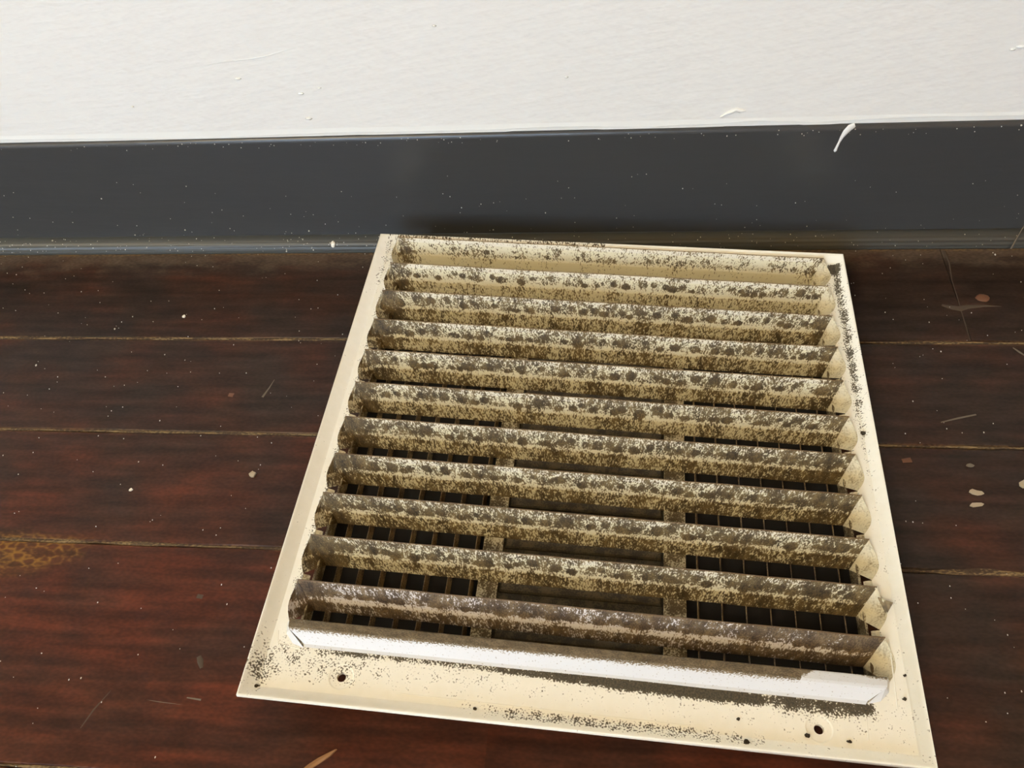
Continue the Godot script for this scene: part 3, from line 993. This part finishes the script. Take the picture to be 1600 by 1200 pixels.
func build_floor() -> void:
	var fl := box_part("floor", Vector3(X0 - 0.1, -0.12, WALL_Z - 0.1), Vector3(X1 + 0.1, -0.018, Z1 + 0.1), M.filler, self)
	structure(fl)
	tag(fl, "dark red-brown stained wooden floorboards with dusty pale joints", "floor")
	var rng := RandomNumberGenerator.new()
	rng.seed = 31
	var zs := [WALL_Z, JOINTS[1], JOINTS[2], JOINTS[3], JOINTS[4]]
	var z: float = JOINTS[4]
	while z < Z1 - 0.01:
		z = minf(z + 0.0915, Z1)
		zs.append(z)
	for i in zs.size() - 1:
		var cuts := [X0]
		if i == 0: cuts += [0.2625]
		elif i < 6: cuts += [[-0.95, 0.9][i % 2]]
		else:
			var x := X0 + rng.randf_range(0.6, 1.8)
			cuts.append(x)
			if x + 1.6 < X1 - 0.3: cuts.append(x + 1.6)
		cuts.append(X1)
		for c in cuts.size() - 1:
			plank(cuts[c] + (0.0003 if c > 0 else 0.0), cuts[c + 1] - (0.0003 if c < cuts.size() - 2 else 0.0), zs[i], zs[i + 1], fl, rng, i < 6)
	# pale dust and old filler packed into the joints, level with the bevels
	for j in range(1, 6):
		var st := start()
		var zj: float = zs[j]
		var nz := noise(400 + j, 14.0, 3)
		var n := 150
		for i in n:
			var xa := lerpf(-0.75, 0.6, float(i) / n)
			var xb := lerpf(-0.75, 0.6, float(i + 1) / n)
			var w := func(x: float) -> float:
				var base := [0.0, 0.0009, 0.0007, 0.0011, 0.0009, 0.0009][j] as float
				if j == 3 and x > 0.17: base = 0.0022
				if j == 1 and x > 0.17: base = 0.0007
				return maxf(0.0003, base * (1.0 + 1.3 * nz.get_noise_2d(x, 2.0)))
			var hh := func(x: float) -> float: return -0.00015 + 0.0004 * nz.get_noise_2d(x, 9.0) - 0.0003
			var wa: float = w.call(xa)
			var wb: float = w.call(xb)
			var ya: float = hh.call(xa)
			var yb: float = hh.call(xb)
			var a := Vector3(xa, ya, zj)
			var b := Vector3(xb, yb, zj)
			quad(st, a + Vector3(0, 0.0002, -wa), b + Vector3(0, 0.0002, -wb), b + Vector3(0, 0.0005, 0), a + Vector3(0, 0.0005, 0), Vector3.UP)
			quad(st, a + Vector3(0, 0.0002, wa), b + Vector3(0, 0.0002, wb), b + Vector3(0, 0.0005, 0), a + Vector3(0, 0.0005, 0), Vector3.UP)
			for s in [-1.0, 1.0]:
				quad(st, a + Vector3(0, 0.0002, s * wa), b + Vector3(0, 0.0002, s * wb), b + Vector3(0, -0.003, s * wb), a + Vector3(0, -0.003, s * wa), Vector3(0, 0, s))
		finish(st, "joint_dust", M.filler, fl)

func build_skirting() -> void:
	# baseboard with a rounded top
	var loop := PackedVector2Array()
	var zb := WALL_Z
	loop.append(Vector2(zb, 0.0))
	loop.append(Vector2(BOARD_Z, 0.0))
	for i in 7:
		var an := PI * 0.5 * i / 6.0
		loop.append(Vector2(BOARD_Z - 0.0031 + 0.0031 * cos(an), BOARD_TOP - 0.0040 + 0.0040 * sin(an)))
	loop.append(Vector2(zb, BOARD_TOP))
	var st := start()
	st.set_smooth_group(-1)
	sweep_x(st, loop, X0, X1)
	var b := finish(st, "baseboard_back", M.board, self)
	structure(b)
	tag(b, "dark charcoal painted baseboard along the foot of the white wall", "baseboard")
	# a run of white wall paint on its face
	var zf := BOARD_Z + 0.0001
	var drip := [Vector3(0.1745, 0.1085, zf - 0.0015), Vector3(0.1712, 0.1072, zf - 0.0004), Vector3(0.1690, 0.1040, zf), Vector3(0.1672, 0.0995, zf), Vector3(0.1662, 0.0950, zf), Vector3(0.1654, 0.0905, zf), Vector3(0.1650, 0.0878, zf), Vector3(0.1650, 0.0866, zf)]
	finish(ribbon(drip, [0.0042, 0.0052, 0.0044, 0.0026, 0.0017, 0.0020, 0.0024, 0.0004], Vector3(0, 0, 1), 0.0009), "paint_drip", M.paint, b)
	# quarter round shoe at its foot
	loop = PackedVector2Array()
	loop.append(Vector2(BOARD_Z, 0.0))
	for i in 11:
		var an := PI * 0.5 * i / 10.0
		loop.append(Vector2(BOARD_Z + SHOE * cos(an), SHOE * sin(an)))
	st = start()
	st.set_smooth_group(1)
	sweep_x(st, loop, X0, X1)
	var s := finish(st, "trim_1", M.shoe, self)
	structure(s)
	tag(s, "dark grey quarter-round shoe moulding where baseboard meets floor", "moulding")
	# blob of white paint on the shoe
	var o := finish(lump_mesh(Vector3(0.0040, 0.0022, 0.0062), 55, 0.15), "paint_blob", M.pale, s)
	o.position = Vector3(-0.2338, 0.0074, BOARD_Z + 0.0080)
	o.rotation.x = 0.75

func build_details() -> void:
	var fl := get_node("floor") as Node3D
	# marks set in the boards
	var plug := finish(lump_mesh(Vector3(0.0105, 0.0012, 0.0085), 91, 0.12), "wood_plug", M.plug, fl)
	plug.position = Vector3(0.2812, 0.0, -0.4618)
	var flat := func(called: String, pts: Array, widths: Array, mat: Material) -> void:
		var p := []
		for q in pts: p.append(Vector3(q.x, 0.0001, q.y))
		finish(ribbon(p, widths, Vector3.UP, 0.0003), called, mat, fl)
	flat.call("scuff", [Vector2(0.2500, -0.4543), Vector2(0.2560, -0.4520), Vector2(0.2620, -0.4505), Vector2(0.2680, -0.4525), Vector2(0.2800, -0.4535), Vector2(0.292, -0.453)], [0.002, 0.0042, 0.0054, 0.0042, 0.0022, 0.0005], M.scuff_dim)
	flat.call("crack", [Vector2(0.2650, -0.5130), Vector2(0.2660, -0.5000), Vector2(0.2634, -0.4800), Vector2(0.2630, -0.4600), Vector2(0.2622, -0.4380), Vector2(0.2616, -0.4190)], [0.003, 0.0014, 0.0006, 0.0006, 0.0009, 0.0005], M.scuff_dim)
	flat.call("scratch", [Vector2(0.2249, -0.3457), Vector2(0.2370, -0.3494), Vector2(0.2491, -0.3526)], [0.0008, 0.0014, 0.0012], M.scuff)
	flat.call("scratch", [Vector2(0.2890, -0.4125), Vector2(0.2922, -0.4085), Vector2(0.2960, -0.4040)], [0.0008, 0.0018, 0.0010], M.scuff)
	flat.call("scratch", [Vector2(-0.2510, -0.3760), Vector2(-0.2530, -0.3680), Vector2(-0.2560, -0.3590)], [0.0004, 0.0011, 0.0018], M.scuff)
	flat.call("scratch", [Vector2(-0.2790, -0.1372), Vector2(-0.2580, -0.1352), Vector2(-0.2380, -0.1340), Vector2(-0.2230, -0.1338)], [0.0003, 0.0007, 0.0005, 0.0003], M.scuff)
	flat.call("scratch", [Vector2(-0.2420, -0.1385), Vector2(-0.2330, -0.1377)], [0.0009, 0.0012], M.scuff)
	flat.call("scratch", [Vector2(0.2520, -0.2140), Vector2(0.2630, -0.2155)], [0.0012, 0.0016], M.scuff_dim)
	flat.call("scratch", [Vector2(-0.300, -0.1180), Vector2(-0.2960, -0.1290), Vector2(-0.2900, -0.1400)], [0.0008, 0.0012, 0.0006], M.scuff_dim)
	flat.call("worn_spot", [Vector2(-0.2425, -0.1630), Vector2(-0.2405, -0.1600), Vector2(-0.2385, -0.1560)], [0.003, 0.0042, 0.002], M.scuff_dim)
	flat.call("worn_spot", [Vector2(-0.2560, -0.2010), Vector2(-0.2520, -0.2005)], [0.003, 0.003], M.scuff_dim)
	flat.call("worn_spot", [Vector2(-0.283, -0.3610), Vector2(-0.2790, -0.3605)], [0.0032, 0.0036], M.plug)
	flat.call("worn_spot", [Vector2(0.1935, -0.3140), Vector2(0.1995, -0.3150)], [0.003, 0.0038], M.plug)
	# loose bits on the boards
	chip("wood_splinter", Vector3(-0.1562, 0.0001, -0.1078), Vector3(0.0235, 0.0014, 0.0042), 0.62, M.splinter, 12, "small orange-brown wood splinter on the boards in front of the vent", "splinter")
	chip("paint_chip", Vector3(0.2338, 0.0001, -0.2912), Vector3(0.0085, 0.0007, 0.0044), -0.2, M.chip, 21, "upper of two pale paint flakes on the boards right of the vent", "paint chip")
	chip("paint_chip", Vector3(0.2316, 0.0001, -0.2822), Vector3(0.0090, 0.0007, 0.0034), 0.1, M.chip, 22, "lower of two pale paint flakes on the boards right of the vent", "paint chip")
	chip("paint_chip", Vector3(0.2650, 0.0001, -0.2985), Vector3(0.0080, 0.0009, 0.0060), 0.7, M.chip, 23, "pale jagged paint flake on the floor at the right picture edge", "paint chip")
	chip("paint_chip", Vector3(0.2655, 0.0001, -0.2835), Vector3(0.0050, 0.0009, 0.0060), 0.2, M.chip, 24, "small pale flake cut by the right edge, nearer than the jagged one", "paint chip")
	chip("paint_chip", Vector3(0.2349, 0.0001, -0.3113), Vector3(0.0060, 0.0007, 0.0032), 0.0, M.scuff, 25, "dull tan flake just behind the two pale flakes right of the vent", "paint chip")
	chip("grit_crumb", Vector3(-0.2445, 0.0001, -0.2913), Vector3(0.0052, 0.0026, 0.0050), 0.4, M.chip, 26, "pale tan crumb on the boards just left of the vent's left rim", "crumb")
	chip("plaster_crumb", Vector3(-0.3451, 0.0001, -0.4406), Vector3(0.0030, 0.0016, 0.0030), 0.4, M.pale, 27, "white plaster crumb on the second board left of the vent", "crumb")
	chip("plaster_crumb", Vector3(-0.3290, 0.0001, -0.2764), Vector3(0.0028, 0.0014, 0.0022), 0.9, M.pale, 28, "white plaster crumb on the third board, above the yellow scrape", "crumb")
	# dust clumps on the plate
	var cr := [[88.0, 180.6, 2.4, 4.6, "largest dark dust crumb on the vent's front border, near its edge"], [85.0, 168.8, 0.0, 2.4, "small dark dust crumb behind the largest one on the front border"], [-174.4, 171.2, 0.3, 4.6, "dark dust crumb in the vent's near left corner"], [-171.0, 177.6, 0.4, 2.6, "tiny dark dust crumb nearest the vent's left corner point"], [119.2, 173.4, 0.0, 3.4, "dark dust crumb just left of the right screw hole"], [172.4, -17.8, 0.0, 4.2, "dark dust crumb on the vent's right border beside the middle louvers"], [172.6, 137.5, 0.0, 2.2, "small dark speck on the right border beside the front louver"], [170.4, 149.9, 0.0, 2.6, "small dark speck on the right border nearest the front corner"], [139.6, 174.3, 0.0, 2.6, "dark dust crumb just right of the right screw hole"], [-51.1, 177.6, 0.3, 2.4, "dark dust crumb on the front rim right of the left screw hole"]]
	for i in cr.size():
		var c: Array = cr[i]
		var o := finish(lump_mesh(Vector3(c[3] * 0.8, c[3] * 0.5, c[3] * 0.62) * MM, 500 + i, 0.9), "dust_crumb", M.crumb, self)
		o.position = on_vent(c[0], c[1], c[2] + c[3] * 0.2)
		tag(o, c[4], "dust")
	var lint := finish(lump_mesh(Vector3(0.0052, 0.0042, 0.005), 540, 0.6), "lint_ball", M.lint, self)
	lint.position = on_vent(-121.2, 83.0, -13.5)
	tag(lint, "pale ball of lint caught on the damper strips between two louvers", "lint")
	# fine white dust, too small to count
	var mesh := SphereMesh.new()
	mesh.radius = 0.5
	mesh.height = 1.0
	mesh.radial_segments = 6
	mesh.rings = 3
	var rng := RandomNumberGenerator.new()
	rng.seed = 99
	for which in [["floor", 420], ["board", 460]]:
		var mm := MultiMesh.new()
		mm.transform_format = MultiMesh.TRANSFORM_3D
		mm.mesh = mesh
		mm.instance_count = which[1]
		for i in int(which[1]):
			var s := rng.randf_range(0.00035, 0.00085) * (1.7 if rng.randf() < 0.06 else 1.0)
			var p := Vector3.ZERO
			if which[0] == "floor":
				p = Vector3(rng.randf_range(-0.6, 0.36), 0.0002, -0.514 + 0.42 * pow(rng.randf(), 1.3))
				while absf(p.x + 0.009) < 0.185 and p.z > -0.48:
					p.x = rng.randf_range(-0.6, 0.36)
			else:
				var pick := rng.randf()
				if pick < 0.48:
					var an := rng.randf_range(0.2, 1.35)
					p = Vector3(lerpf(-0.6, 0.36, pow(rng.randf(), 1.6)), SHOE * sin(an), BOARD_Z + SHOE * cos(an))
				elif pick < 0.72:
					p = Vector3(rng.randf_range(-0.6, 0.36), BOARD_TOP - rng.randf_range(0.002, 0.008), BOARD_Z)
				else:
					p = Vector3(rng.randf_range(-0.6, 0.36), 0.012 + 0.06 * pow(rng.randf(), 1.5), BOARD_Z)
				s *= 1.05
			mm.set_instance_transform(i, Transform3D(Basis().scaled(Vector3(s, s, s * rng.randf_range(0.8, 1.8))), p))
		var mi := MultiMeshInstance3D.new()
		mi.multimesh = mm
		mi.material_override = M.speck
		mi.name = "floor_dust" if which[0] == "floor" else "skirting_dust"
		add_child(mi, true)
		tag(mi, "fine white dust specks scattered over the dark floorboards" if which[0] == "floor" else "fine white dust specks on the dark baseboard and its shoe", "dust", "", "stuff")
	# strand of cobweb down the baseboard, lower right
	var st := ribbon([Vector3(0.3300, 0.052, BOARD_Z + 0.0005), Vector3(0.3235, 0.033, BOARD_Z + 0.0007), Vector3(0.3175, 0.014, BOARD_Z + 0.009), Vector3(0.3150, 0.0012, BOARD_Z + 0.0125)], [0.0003, 0.0004, 0.0007, 0.0016], Vector3(0, 0, 1), 0.0003)
	var web := finish(st, "cobweb_strand", M.scuff, self)
	tag(web, "thin grey cobweb strand down the baseboard at the right", "cobweb")
